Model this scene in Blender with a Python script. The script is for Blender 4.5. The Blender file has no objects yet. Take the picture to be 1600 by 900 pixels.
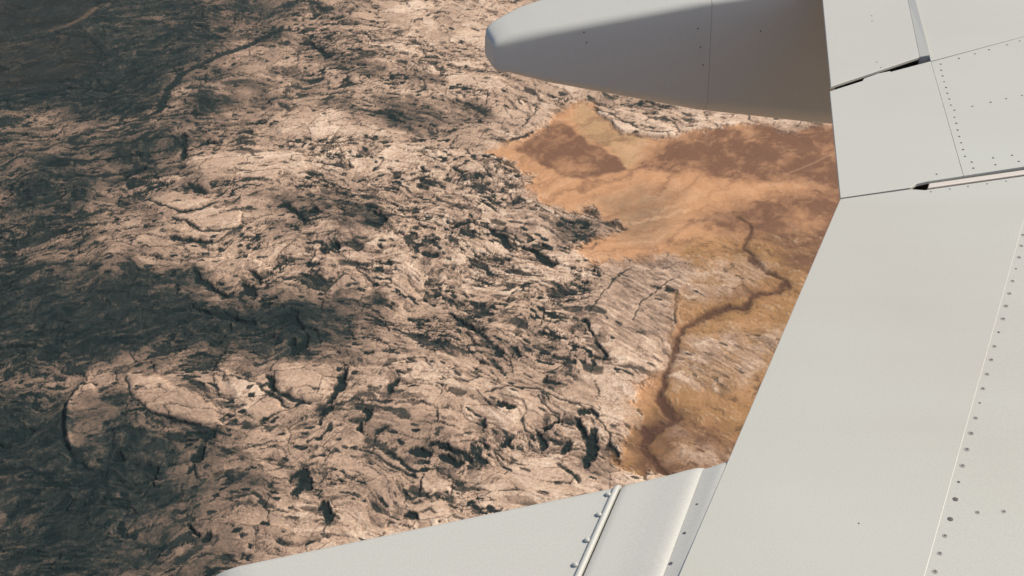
import bpy, bmesh, math, random
import numpy as np
from mathutils import Vector

# ------------------------------------------------------------------ camera, sky, sun, exposure
scene = bpy.context.scene
R = math.radians
PITCH, HFOV = R(35.0), R(40.0)
H_WING, H_GROUND = 2.0, 1500.0            # metres from the eye down to the wing skin and down to the ground

cam_d = bpy.data.cameras.new('camera')
cam_d.sensor_width = 36.0
cam_d.lens = 18.0 / math.tan(HFOV / 2)
cam_d.clip_start, cam_d.clip_end = 0.1, 400000.0
cam = bpy.data.objects.new('camera', cam_d)
scene.collection.objects.link(cam)
cam.location = (0, 0, 0)
cam.rotation_euler = (R(90) - PITCH, 0, 0)
scene.camera = cam

SUN_EL, SUN_AZ = R(40.0), R(70.0)         # azimuth clockwise from +Y
sun_dir = Vector((math.sin(SUN_AZ) * math.cos(SUN_EL), math.cos(SUN_AZ) * math.cos(SUN_EL), math.sin(SUN_EL)))
world = bpy.data.worlds.new('World')
scene.world = world
world.use_nodes = True
wn = world.node_tree
sky = wn.nodes.new('ShaderNodeTexSky')
sky.sky_type = 'NISHITA'
sky.sun_disc = False
sky.sun_elevation, sky.sun_rotation = SUN_EL, SUN_AZ
sky.altitude = 1500.0
sky.dust_density = 6.0
bg = wn.nodes['Background']
bg.inputs['Strength'].default_value = 0.115
wn.links.new(sky.outputs[0], bg.inputs['Color'])

sun_d = bpy.data.lights.new('sun', 'SUN')
sun_d.energy, sun_d.angle, sun_d.color = 3.95, R(0.53), (1.0, 0.91, 0.77)
sun = bpy.data.objects.new('sun', sun_d)
scene.collection.objects.link(sun)
sun.rotation_euler = sun_dir.to_track_quat('Z', 'Y').to_euler()

scene.view_settings.view_transform = 'Standard'
scene.view_settings.look = 'None'
scene.view_settings.gamma = 1.0
scene.view_settings.exposure = 0.3
scene.view_settings.use_curve_mapping = False

# ------------------------------------------------------------------ helpers
FPX = 800.0 / math.tan(HFOV / 2)
CP, SP = math.cos(PITCH), math.sin(PITCH)

def ray(px, py):
    """Direction of the line of sight through a point of the 1600 x 900 photograph."""
    dx, dy = (px - 800.0) / FPX, (450.0 - py) / FPX
    return dx, CP + dy * SP, -SP + dy * CP

def on_plane(px, py, depth):
    """Where that line meets the level plane `depth` below the eye."""
    x, y, z = ray(px, py)
    t = depth / -z
    return x * t, y * t

def link(o, parent=None):
    scene.collection.objects.link(o)
    if parent is not None:
        o.parent = parent
    return o

def mesh_obj(name, bm, mats, parent=None, smooth=False):
    me = bpy.data.meshes.new(name)
    bm.to_mesh(me)
    bm.free()
    for m in (mats if isinstance(mats, (list, tuple)) else [mats]):
        me.materials.append(m)
    if smooth:
        me.polygons.foreach_set('use_smooth', np.ones(len(me.polygons), dtype=bool))
        me.set_sharp_from_angle(angle=R(40))
    return link(bpy.data.objects.new(name, me), parent)

# ------------------------------------------------------------------ materials
def new_mat(name):
    m = bpy.data.materials.new(name)
    m.use_nodes = True
    return m, m.node_tree.nodes, m.node_tree.links, m.node_tree.nodes['Principled BSDF']

def paint_mat(name, base, grime, rough=0.42, amount=0.35, spec=0.4):
    """Aircraft paint: faint orange peel, broad grime and thin streaks running with the airflow."""
    m, n, l, p = new_mat(name)
    tc = n.new('ShaderNodeTexCoord')
    big = n.new('ShaderNodeTexNoise'); big.inputs['Scale'].default_value = 0.9; big.inputs['Detail'].default_value = 4
    mp = n.new('ShaderNodeMapping'); mp.inputs['Rotation'].default_value = (0, 0, -R(16.5)); mp.inputs['Scale'].default_value = (0.8, 7, 4)
    stk = n.new('ShaderNodeTexNoise'); stk.inputs['Scale'].default_value = 1.0; stk.inputs['Detail'].default_value = 5
    fine = n.new('ShaderNodeTexNoise'); fine.inputs['Scale'].default_value = 260; fine.inputs['Detail'].default_value = 2
    l.new(tc.outputs['Object'], big.inputs['Vector']); l.new(tc.outputs['Object'], mp.inputs['Vector'])
    l.new(mp.outputs[0], stk.inputs['Vector']); l.new(tc.outputs['Object'], fine.inputs['Vector'])
    add = n.new('ShaderNodeMath'); add.operation = 'ADD'
    half = n.new('ShaderNodeMath'); half.operation = 'MULTIPLY_ADD'; half.inputs[1].default_value = 0.3; half.inputs[2].default_value = 0.35
    l.new(stk.outputs['Fac'], half.inputs[0]); l.new(big.outputs['Fac'], add.inputs[0]); l.new(half.outputs[0], add.inputs[1])
    mr = n.new('ShaderNodeMapRange'); mr.inputs[1].default_value = 0.75; mr.inputs[2].default_value = 1.3
    mr.inputs[3].default_value = 0.0; mr.inputs[4].default_value = amount
    l.new(add.outputs[0], mr.inputs[0])
    mx = n.new('ShaderNodeMix'); mx.data_type = 'RGBA'
    mx.inputs['A'].default_value = (*base, 1); mx.inputs['B'].default_value = (*grime, 1)
    l.new(mr.outputs[0], mx.inputs['Factor'])
    gr = n.new('ShaderNodeMix'); gr.data_type = 'RGBA'; gr.blend_type = 'MULTIPLY'
    gv = n.new('ShaderNodeMapRange'); gv.inputs[1].default_value = 0.3; gv.inputs[2].default_value = 0.7
    gv.inputs[3].default_value = 0.94; gv.inputs[4].default_value = 1.05
    l.new(fine.outputs['Fac'], gv.inputs[0])
    cv = n.new('ShaderNodeCombineColor')
    for i in range(3): l.new(gv.outputs[0], cv.inputs[i])
    gr.inputs['Factor'].default_value = 1.0
    l.new(mx.outputs['Result'], gr.inputs['A']); l.new(cv.outputs[0], gr.inputs['B'])
    l.new(gr.outputs['Result'], p.inputs['Base Color'])
    p.inputs['Roughness'].default_value = rough
    p.inputs['Specular IOR Level'].default_value = spec
    bp = n.new('ShaderNodeBump'); bp.inputs['Strength'].default_value = 0.06; bp.inputs['Distance'].default_value = 0.002
    l.new(fine.outputs['Fac'], bp.inputs['Height']); l.new(bp.outputs[0], p.inputs['Normal'])
    return m

M_PAINT = paint_mat('wing_paint', (0.472, 0.478, 0.424), (0.40, 0.365, 0.318), amount=0.6)
M_FAIR = paint_mat('fairing_paint', (0.47, 0.468, 0.425), (0.41, 0.40, 0.37), rough=0.5, amount=0.35, spec=0.25)
M_SEAL = paint_mat('seal_paint', (0.58, 0.53, 0.47), (0.46, 0.41, 0.36), rough=0.5, amount=0.4)

def plain_mat(name, col, rough=0.6, metal=0.0):
    m, n, l, p = new_mat(name)
    nz = n.new('ShaderNodeTexNoise'); nz.inputs['Scale'].default_value = 90
    rp = n.new('ShaderNodeMix'); rp.data_type = 'RGBA'
    rp.inputs['A'].default_value = (*[c * 0.7 for c in col], 1); rp.inputs['B'].default_value = (*[c * 1.3 for c in col], 1)
    l.new(nz.outputs['Fac'], rp.inputs['Factor']); l.new(rp.outputs['Result'], p.inputs['Base Color'])
    p.inputs['Roughness'].default_value = rough; p.inputs['Metallic'].default_value = metal
    return m

M_GAP_SHADE = plain_mat('gap_shade', (0.012, 0.018, 0.019), 0.7)  # near-black stand-in for the shade inside the wing gaps
M_RIVET = plain_mat('worn_rivet', (0.11, 0.10, 0.09), 0.5, 0.3)
M_SOOT = plain_mat('sooty_rim', (0.31, 0.29, 0.265), 0.6)

# ------------------------------------------------------------------ terrain: noise
rng = np.random.default_rng(11)
PERM = rng.permutation(512).astype(np.int32)
GRAD = np.stack([np.cos(np.arange(64) * 2 * np.pi / 64), np.sin(np.arange(64) * 2 * np.pi / 64)], 1).astype(np.float32)

def perlin(x, y, seed=0):
    x = x + seed * 37.17; y = y + seed * 91.73
    xi = np.floor(x).astype(np.int32); yi = np.floor(y).astype(np.int32)
    fx = (x - xi).astype(np.float32); fy = (y - yi).astype(np.float32)
    u = fx * fx * fx * (fx * (fx * 6 - 15) + 10); v = fy * fy * fy * (fy * (fy * 6 - 15) + 10)
    def g(ix, iy, dx, dy):
        h = PERM[(PERM[(ix + seed * 7) & 511] + iy) & 511] & 63
        return GRAD[h, 0] * dx + GRAD[h, 1] * dy
    a = g(xi, yi, fx, fy); b = g(xi + 1, yi, fx - 1, fy)
    c = g(xi, yi + 1, fx, fy - 1); d = g(xi + 1, yi + 1, fx - 1, fy - 1)
    ab = a + u * (b - a); cd = c + u * (d - c)
    return (ab + v * (cd - ab)) * 1.45

def fbm(x, y, octaves=4, seed=0, gain=0.5, lac=2.03):
    s = np.zeros_like(x); amp = 1.0; tot = 0.0
    for i in range(octaves):
        s += amp * perlin(x, y, seed + i); tot += amp
        amp *= gain; x = x * lac; y = y * lac
    return s / tot

def ridged(x, y, octaves=3, seed=0):
    s = np.zeros_like(x); amp = 1.0; tot = 0.0
    for i in range(octaves):
        s += amp * (1 - np.abs(perlin(x, y, seed + i))); tot += amp
        amp *= 0.5; x = x * 2.1; y = y * 2.1
    return s / tot

def cells(x, y, seed=0):
    """Cellular noise: distance gap F2-F1, a random value for each cell, and a tilt that makes each cell a facet."""
    xi = np.floor(x).astype(np.int32); yi = np.floor(y).astype(np.int32)
    f1 = np.full(x.shape, 9.0, np.float32); f2 = f1.copy(); val = np.zeros_like(f1); tilt = np.zeros_like(f1)
    for oy in (-1, 0, 1):
        for ox in (-1, 0, 1):
            cx, cy = xi + ox, yi + oy
            h = PERM[(PERM[(cx + seed * 13) & 511] + cy) & 511]
            h2 = PERM[(h + 57) & 511]
            dx = cx + 0.1 + 0.8 * h / 511.0 - x; dy = cy + 0.1 + 0.8 * h2 / 511.0 - y
            d = np.sqrt(dx * dx + dy * dy).astype(np.float32)
            near = d < f1
            f2 = np.where(near, f1, np.minimum(f2, d))
            val = np.where(near, PERM[(h2 + 101) & 511] / 511.0, val)
            tilt = np.where(near, dx * (PERM[(h2 + 33) & 511] / 255.5 - 1) + dy * (PERM[(h2 + 77) & 511] / 255.5 - 1), tilt)
            f1 = np.where(near, d, f1)
    return f2 - f1, val.astype(np.float32), np.clip(tilt, -0.45, 0.45).astype(np.float32)

def sstep(a, b, x):
    t = np.clip((x - a) / (b - a), 0, 1)
    return t * t * (3 - 2 * t)

# ------------------------------------------------------------------ terrain: sheet of ground
# Map units: 1 unit = 1.5 m (one thousandth of the flying height).  Fine mesh where the eye looks, wide mesh out to the horizon.
UNIT = H_GROUND / 1000.0
NC, NR = 1240, 830
s_in = np.linspace(-0.60, 0.36, NC)
out_x = np.geomspace(6, 140000, 34)                       # wide columns either side, out to the horizon
S = np.concatenate([np.full(34, s_in[0]), s_in, np.full(34, s_in[-1])]).astype(np.float32)
OFF = np.concatenate([-out_x[::-1], np.zeros(NC), out_x]).astype(np.float32)
rows = np.linspace(975, -60, NR)
Y_in = np.array([on_plane(800, r, 1000.0)[1] for r in rows])
Y_far = Y_in[-1] + np.geomspace(8, 140000, 34)
Y_near = Y_in[0] - np.geomspace(4, 140000, 34)[::-1]
Y = np.concatenate([Y_near, Y_in, Y_far]).astype(np.float32)
WID = np.maximum(Y, 800.0)
GX = (S[None, :] * np.minimum(WID, 3000.0)[:, None] + OFF[None, :]).astype(np.float32)
GY = np.repeat(Y[:, None], len(S), 1).astype(np.float32)
shape = GX.shape
px_, py_ = GX.ravel(), GY.ravel()

# domain warp that bends outlines and flow lines
W1x = fbm(px_ / 170, py_ / 200, 3, 3); W1y = fbm(px_ / 170, py_ / 200, 3, 9)
W2x = fbm(px_ / 26, py_ / 30, 5, 15, 0.6); W2y = fbm(px_ / 26, py_ / 30, 5, 21, 0.6)
ex, ey = px_ + 7 * W2x, py_ + 11 * W2y            # small raggedness, for outlines placed by hand

def pts(lst):
    return np.array([on_plane(a, b, 1000.0) for a, b in lst], np.float32)

def poly_mask(lst, soft, rag=1.0):
    """Soft membership of a hand-placed outline (soft = half width of its edge, in map units)."""
    P = pts(lst)
    out = np.zeros(px_.shape, np.float32)
    m = soft * 2 + 30
    sel = np.nonzero((px_ > P[:, 0].min() - m) & (px_ < P[:, 0].max() + m) & (py_ > P[:, 1].min() - m) & (py_ < P[:, 1].max() + m))[0]
    x = px_[sel] + rag * 7 * W2x[sel]; y = py_[sel] + rag * 11 * W2y[sel]
    d2 = np.full(x.shape, 1e12, np.float32); inside = np.zeros(x.shape, bool)
    for i in range(len(P)):
        ax, ay = P[i]; bx, by = P[(i + 1) % len(P)]
        vx, vy = bx - ax, by - ay
        t = np.clip(((x - ax) * vx + (y - ay) * vy) / (vx * vx + vy * vy + 1e-9), 0, 1)
        d2 = np.minimum(d2, (x - ax - t * vx) ** 2 + (y - ay - t * vy) ** 2)
        c = ((ay > y) != (by > y))
        with np.errstate(divide='ignore', invalid='ignore'):
            c &= x < (vx * (y - ay) / (vy if abs(vy) > 1e-9 else 1e-9) + ax)
        inside ^= c
    d = np.sqrt(d2) * np.where(inside, 1, -1)
    out[sel] = sstep(-soft, soft, d)
    return out

def stroke(lst, width, soft=3.0, rag=1.0):
    """Soft band along a hand-placed line; width may be one number or one for each point."""
    P = pts(lst)
    w = np.full(len(P), width, np.float32) if np.isscalar(width) else np.array(width, np.float32)
    out = np.zeros(px_.shape, np.float32)
    m = float(w.max()) + soft + 30
    sel = np.nonzero((px_ > P[:, 0].min() - m) & (px_ < P[:, 0].max() + m) & (py_ > P[:, 1].min() - m) & (py_ < P[:, 1].max() + m))[0]
    x = px_[sel] + rag * 5 * W2x[sel]; y = py_[sel] + rag * 8 * W2y[sel]
    best = np.full(x.shape, -1e6, np.float32)
    for i in range(len(P) - 1):
        ax, ay = P[i]; bx, by = P[i + 1]
        vx, vy = bx - ax, by - ay
        t = np.clip(((x - ax) * vx + (y - ay) * vy) / (vx * vx + vy * vy + 1e-9), 0, 1)
        d = np.sqrt((x - ax - t * vx) ** 2 + ((y - ay - t * vy) * 0.8) ** 2)
        best = np.maximum(best, w[i] + (w[i + 1] - w[i]) * t - d)
    out[sel] = sstep(-soft, soft, best)
    return out

# ---- outlines read off the map of the place
SAND_LIST = [(757, 238), (792, 226), (835, 207), (862, 186), (888, 168), (905, 156), (925, 162), (945, 184), (965, 208), (1000, 215), (1030, 223),
                  (1052, 214), (1082, 205), (1130, 200), (1152, 192), (1180, 197), (1206, 195), (1216, 205), (1250, 203), (1300, 192), (1400, 180), (1700, 180),
                  (1700, 1100), (1150, 1100), (1040, 745), (972, 738), (962, 716), (975, 690), (1000, 652), (990, 622), (1000, 597), (1032, 590),
                  (1042, 565), (1052, 535), (1058, 500), (1064, 470), (1062, 448), (1098, 428), (1082, 404), (1040, 397), (1000, 401), (958, 407), (930, 410),
                  (904, 398), (905, 388), (926, 380), (946, 370), (970, 362), (977, 350), (945, 341), (930, 322), (900, 329), (860, 321), (835, 306),
                  (824, 290), (838, 276), (815, 268), (806, 251), (775, 248)]
SAND = poly_mask(SAND_LIST, 4.0, 2.0)
SAND_OUT = SAND_LIST
SAND_W = poly_mask(SAND_OUT, 20, 1.6)
LPATCH = poly_mask([(1062, 534), (1085, 529), (1112, 524), (1160, 517), (1222, 512), (1205, 556), (1175, 590), (1150, 606), (1120, 614), (1082, 601),
                    (1060, 606), (1045, 592), (1050, 560)], 16, 2.2)
LPATCH = np.maximum(LPATCH, 0.75 * poly_mask([(1060, 440), (1120, 405), (1190, 400), (1200, 430), (1150, 450), (1110, 470), (1065, 480)], 20, 2.2))
LPATCH = np.maximum(LPATCH, 0.6 * poly_mask([(1050, 660), (1090, 700), (1150, 700), (1160, 760), (1060, 760)], 20, 2.2))
KNOBS = poly_mask([(1070, 446), (1098, 432), (1112, 440), (1105, 460), (1075, 470)], 8, 1.6)
LPATCH = np.maximum(LPATCH, KNOBS)
RIVER_LINE = [(1150, 338), (1168, 347), (1174, 356), (1165, 374), (1165, 392), (1182, 411), (1206, 425), (1231, 437), (1227, 446), (1205, 455), (1176, 461),
              (1160, 475), (1122, 486), (1096, 496), (1071, 511), (1058, 530), (1050, 551), (1041, 580), (1035, 605), (1033, 626), (1045, 644), (1058, 654)]
RIVER_LOW = [(1058, 654), (1032, 661), (1012, 675), (1005, 690), (1014, 710), (1030, 730), (1048, 746)]
river = np.maximum(stroke(RIVER_LINE, [1.2, 1.6, 2.2, 2.8, 2.6, 2.8, 3.6, 3.0, 2.4, 3.2, 4.8, 4.0, 5.2, 4.0, 3.4, 3.0, 3.2, 3.6, 4.8, 6.0, 4.8, 4.0], 3.4, 1.9), stroke(RIVER_LOW, [4.5, 5, 6.5, 6, 5, 5, 5], 3.6, 1.7))
BRANCH = [([(1168, 350), (1198, 330), (1240, 318), (1300, 296)], 2.5), ([(1150, 340), (1120, 335), (1085, 345), (1040, 372)], 2.0), ([(1230, 438), (1262, 425), (1300, 402)], 2.2), ([(1058, 654), (1090, 668), (1130, 690), (1160, 720)], 4.5), ([(1165, 376), (1190, 372), (1225, 385), (1262, 380)], 2.0)]
river_wash = np.maximum.reduce([stroke(a_, b_, 5, 2.0) * 0.75 for a_, b_ in BRANCH])
river_wash = np.maximum(river_wash, stroke(RIVER_LINE[:4], 7, 8, 2.0) * 0.6)
river_wash = np.maximum.reduce([river_wash, stroke(RIVER_LINE, 9, 9, 1.8) * 0.5, stroke(RIVER_LOW, 19, 12, 1.8) * 0.95])
BROWN = np.maximum.reduce([
    poly_mask([(866, 187), (882, 190), (900, 205), (915, 222), (940, 230), (968, 250), (977, 265), (950, 272), (915, 279), (890, 276), (858, 262), (828, 246), (806, 232), (836, 210)], 5, 1.3)
        * (1 - 0.35 * poly_mask([(860, 250), (905, 240), (935, 262), (905, 272), (875, 268)], 10)),
    poly_mask([(1020, 238), (1060, 212), (1085, 206), (1130, 200), (1180, 197), (1300, 194), (1800, 180), (1800, 300), (1330, 300), (1260, 285), (1190, 275), (1130, 280), (1080, 262), (1000, 262)], 18, 2.0) * 1.1,
    poly_mask([(1105, 335), (1180, 315), (1320, 290), (1800, 270), (1800, 430), (1330, 420), (1240, 420), (1210, 385), (1130, 365)], 26, 2.2) * 0.9,
    poly_mask([(1040, 660), (1120, 660), (1170, 690), (1150, 760), (1020, 760), (1000, 715)], 16, 1.6) * 0.8])
DUST = poly_mask([(940, 310), (1000, 290), (1060, 300), (1050, 350), (1010, 385), (975, 375), (955, 345)], 26, 1.0)
OCHRE = poly_mask([(905, 150), (930, 175), (960, 205), (1010, 215), (1000, 250), (975, 265), (955, 230), (915, 215), (895, 185)], 10)
OCHRE_UP = OCHRE
OCHRE = (poly_mask([(1060, 380), (1160, 365), (1800, 350), (1800, 1000), (1000, 1000), (960, 760), (960, 690), (1050, 580), (1060, 480)], 22))

DARK_AND_SHADE = np.zeros_like(px_)  # dark lava patches, plus left-side falloff shade painted into the ground colour
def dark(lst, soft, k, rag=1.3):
    global DARK_AND_SHADE
    DARK_AND_SHADE = np.maximum(DARK_AND_SHADE, k * poly_mask(lst, soft, rag))
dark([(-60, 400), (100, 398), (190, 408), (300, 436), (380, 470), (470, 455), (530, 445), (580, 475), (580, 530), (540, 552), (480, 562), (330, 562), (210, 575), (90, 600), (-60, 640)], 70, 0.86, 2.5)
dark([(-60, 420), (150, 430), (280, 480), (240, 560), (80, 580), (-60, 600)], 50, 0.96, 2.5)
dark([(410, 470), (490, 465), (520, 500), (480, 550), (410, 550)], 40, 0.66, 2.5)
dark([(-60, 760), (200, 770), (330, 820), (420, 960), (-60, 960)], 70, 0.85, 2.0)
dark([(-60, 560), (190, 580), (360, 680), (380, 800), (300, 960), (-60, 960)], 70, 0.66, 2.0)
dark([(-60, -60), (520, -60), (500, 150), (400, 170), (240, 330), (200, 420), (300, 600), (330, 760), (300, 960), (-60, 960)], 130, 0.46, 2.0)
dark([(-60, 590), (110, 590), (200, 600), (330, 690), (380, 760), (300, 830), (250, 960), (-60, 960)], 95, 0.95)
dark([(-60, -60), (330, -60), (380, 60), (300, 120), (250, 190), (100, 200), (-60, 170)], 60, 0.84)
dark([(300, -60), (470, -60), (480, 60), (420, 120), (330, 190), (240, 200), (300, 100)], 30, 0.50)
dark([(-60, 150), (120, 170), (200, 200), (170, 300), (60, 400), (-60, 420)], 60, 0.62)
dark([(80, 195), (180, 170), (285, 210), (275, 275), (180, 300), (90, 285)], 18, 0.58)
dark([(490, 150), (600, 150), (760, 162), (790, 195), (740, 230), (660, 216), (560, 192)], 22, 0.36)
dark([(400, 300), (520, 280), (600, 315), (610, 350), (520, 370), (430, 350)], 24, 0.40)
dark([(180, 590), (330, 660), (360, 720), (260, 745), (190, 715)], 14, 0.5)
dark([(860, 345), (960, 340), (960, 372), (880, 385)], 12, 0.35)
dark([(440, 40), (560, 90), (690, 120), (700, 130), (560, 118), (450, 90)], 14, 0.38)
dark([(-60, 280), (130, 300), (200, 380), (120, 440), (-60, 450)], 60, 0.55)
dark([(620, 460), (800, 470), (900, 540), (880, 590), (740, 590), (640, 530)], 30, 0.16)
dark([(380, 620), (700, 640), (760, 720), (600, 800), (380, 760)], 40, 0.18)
SHADED_FLAT = np.maximum(poly_mask([(-80, 78), (90, 52), (150, 56), (162, 85), (140, 118), (70, 134), (-80, 150)], 30, 2.5),
                  poly_mask([(-80, -60), (165, -60), (150, 10), (120, 34), (80, 45), (0, 70), (-80, 80)], 26, 2.5))

PALE = np.zeros_like(px_)
def pale(lst, soft, k, rag=1.0):
    global PALE
    PALE = np.maximum(PALE, k * poly_mask(lst, soft, rag))
pale([(243, 312), (268, 302), (300, 304), (326, 318), (312, 328), (280, 329), (258, 323)], 3, 0.75, 0.6)
pale([(273, 336), (330, 326), (378, 330), (375, 350), (345, 359), (312, 356)], 3, 0.65, 0.6)
pale([(100, 660), (108, 625), (125, 602), (142, 600), (165, 630), (192, 645), (165, 660), (160, 690), (165, 722), (142, 732), (120, 712), (106, 690)], 4, 0.75, 0.7)
pale([(198, 586), (235, 585), (290, 610), (335, 640), (350, 668), (315, 666), (270, 652), (225, 636), (208, 612)], 4, 0.85, 0.9)
pale([(345, 575), (400, 600), (440, 635), (445, 648), (410, 652), (380, 640), (360, 610)], 5, 0.95, 0.9)
pale([(400, 565), (520, 570), (530, 600), (500, 625), (450, 615), (420, 590)], 10, 0.7)
pale([(300, 245), (350, 240), (400, 236), (480, 244), (480, 268), (400, 272), (320, 278), (290, 262)], 8, 0.95)
pale([(410, 178), (520, 172), (600, 190), (640, 215), (540, 210), (440, 210)], 10, 0.9)
pale([(295, 408), (345, 402), (400, 406), (425, 420), (400, 430), (340, 424)], 4, 0.8, 0.8)
pale([(294, 462), (318, 452), (350, 464), (340, 474), (302, 472)], 3, 0.55, 0.6)
pale([(930, 165), (1000, 178), (1055, 205), (1050, 216), (1000, 212), (968, 205), (945, 184)], 5, 0.95, 0.8)
pale([(760, 640), (800, 610), (870, 596), (920, 610), (950, 650), (940, 690), (900, 660), (860, 640), (820, 665), (790, 680)], 8, 0.7)
pale([(740, 735), (830, 715), (900, 712), (1040, 742), (980, 760), (880, 790), (760, 780)], 8, 0.85)
pale([(600, 10), (800, -20), (800, 60), (700, 75), (640, 50)], 16, 0.5)
pale([(620, 790), (700, 785), (720, 802), (680, 818), (640, 815)], 4, 0.9, 0.7)
pale([(240, 70), (330, 60), (420, 55), (470, 85), (470, 135), (400, 160), (330, 150), (350, 110)], 14, 0.35)

pale([(700, 212), (790, 175), (866, 158), (872, 182), (806, 220), (762, 236)], 10, 0.6)
pale([(1080, 150), (1300, 185), (1300, 200), (1180, 196), (1090, 200)], 8, 0.55)
pale([(480, 240), (600, 235), (720, 270), (760, 330), (640, 330), (520, 290)], 26, 0.28)

# pits, collapsed tubes and cracks: (line, widths, depth)
PITS = [([(818, 388), (835, 396), (855, 408), (862, 412)], [3, 6, 7, 4]), ([(772, 360), (780, 368), (796, 382)], [5, 4, 5]), ([(712, 352), (726, 352)], [5, 3]),
        ([(440, 498), (455, 492), (470, 510)], [5, 7, 4]), ([(452, 535), (462, 545), (478, 535), (480, 520)], [5, 8, 6, 2]), ([(380, 442), (392, 455), (398, 460)], [4, 7, 4]),
        ([(392, 422), (404, 430), (408, 442)], [2, 4, 2]), ([(408, 470), (430, 465)], [4, 3]), ([(303, 418), (312, 435), (330, 450), (352, 466)], [2, 5, 4, 2]),
        ([(300, 478), (340, 490), (375, 506), (395, 510)], [2, 4, 4, 4]), ([(480, 62), (495, 75), (510, 86), (522, 82)], [2, 5, 6, 3]), ([(648, 703), (665, 708)], [5, 7]),
        ([(672, 696), (700, 700), (722, 708), (735, 722)], [3, 3, 4, 3]), ([(690, 716), (715, 724)], [6, 5]), ([(455, 745), (470, 735), (476, 755), (462, 772)], [5, 5, 8, 6]),
        ([(478, 742), (482, 762)], [4, 5]), ([(505, 790), (515, 805)], [6, 5]), ([(318, 840), (325, 835)], [4, 4]), ([(636, 808), (648, 812)], [5, 4]), ([(308, 835), (300, 815)], [2, 2]),
        ([(905, 660), (912, 675), (920, 690), (925, 710)], [4, 5, 5, 6]), ([(930, 678), (925, 700), (918, 730)], [4, 5, 4]), ([(950, 700), (965, 718)], [4, 4]), ([(910, 645), (918, 650)], [4, 3]),
        ([(923, 642), (930, 650)], [3, 4]), ([(845, 680), (850, 696)], [4, 3]), ([(880, 705), (890, 695)], [4, 4]), ([(755, 655), (758, 668)], [4, 3]), ([(785, 692), (795, 690)], [4, 3]),
        ([(855, 668), (868, 655)], [2, 3]), ([(775, 630), (790, 632), (800, 635)], [3, 4, 3]), ([(420, 590), (430, 608)], [4, 3]), ([(528, 608), (535, 590), (545, 575)], [5, 4, 2]),
        ([(515, 625), (522, 618)], [4, 4]), ([(505, 640), (515, 636)], [5, 4]), ([(500, 655), (504, 648)], [2, 2]), ([(572, 640), (576, 655)], [4, 3]), ([(565, 665), (568, 667)], [4, 3]),
        ([(610, 612), (616, 595)], [4, 3]), ([(596, 672), (600, 668)], [4, 3]), ([(296, 290), (312, 294), (320, 302)], [3, 5, 3]), ([(435, 320), (450, 318), (468, 335), (475, 345)], [4, 6, 4, 3]),
        ([(490, 328), (500, 330)], [5, 3]), ([(285, 212), (288, 228), (284, 245)], [4, 3, 4]), ([(218, 266), (200, 276), (180, 286)], [5, 3, 2]), ([(265, 370), (300, 374), (330, 376)], [3, 4, 3]),
        ([(310, 228), (325, 222), (345, 222)], [3, 4, 2]), ([(385, 194), (408, 190)], [3, 4]), ([(310, 676), (330, 680), (318, 690)], [4, 5, 2]), ([(308, 712), (312, 700)], [6, 5]),
        ([(180, 715), (188, 718)], [5, 4]), ([(660, 262), (668, 266)], [4, 4]), ([(708, 262), (722, 270)], [3, 4]), ([(586, 330), (600, 345)], [3, 4]), ([(595, 410), (598, 412)], [4, 4]),
        ([(592, 382), (594, 384)], [3, 3]), ([(662, 395), (680, 396)], [4, 3]), ([(520, 378), (530, 384)], [4, 4]), ([(484, 412), (492, 410)], [4, 4]), ([(505, 388), (512, 392)], [5, 4]),
        ([(800, 545), (812, 556)], [4, 3]), ([(770, 540), (780, 550)], [3, 4]), ([(910, 500), (920, 512), (932, 530), (945, 560)], [4, 2, 2, 3]), ([(1045, 452), (1050, 455)], [4, 4]),
        ([(700, 490), (745, 515), (760, 528)], [2, 4, 3]), ([(850, 590), (870, 600)], [3, 3]), ([(795, 222), (812, 214), (830, 207)], [2, 3.5, 2]), ([(965, 348), (974, 355)], [3, 2])]
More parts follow.
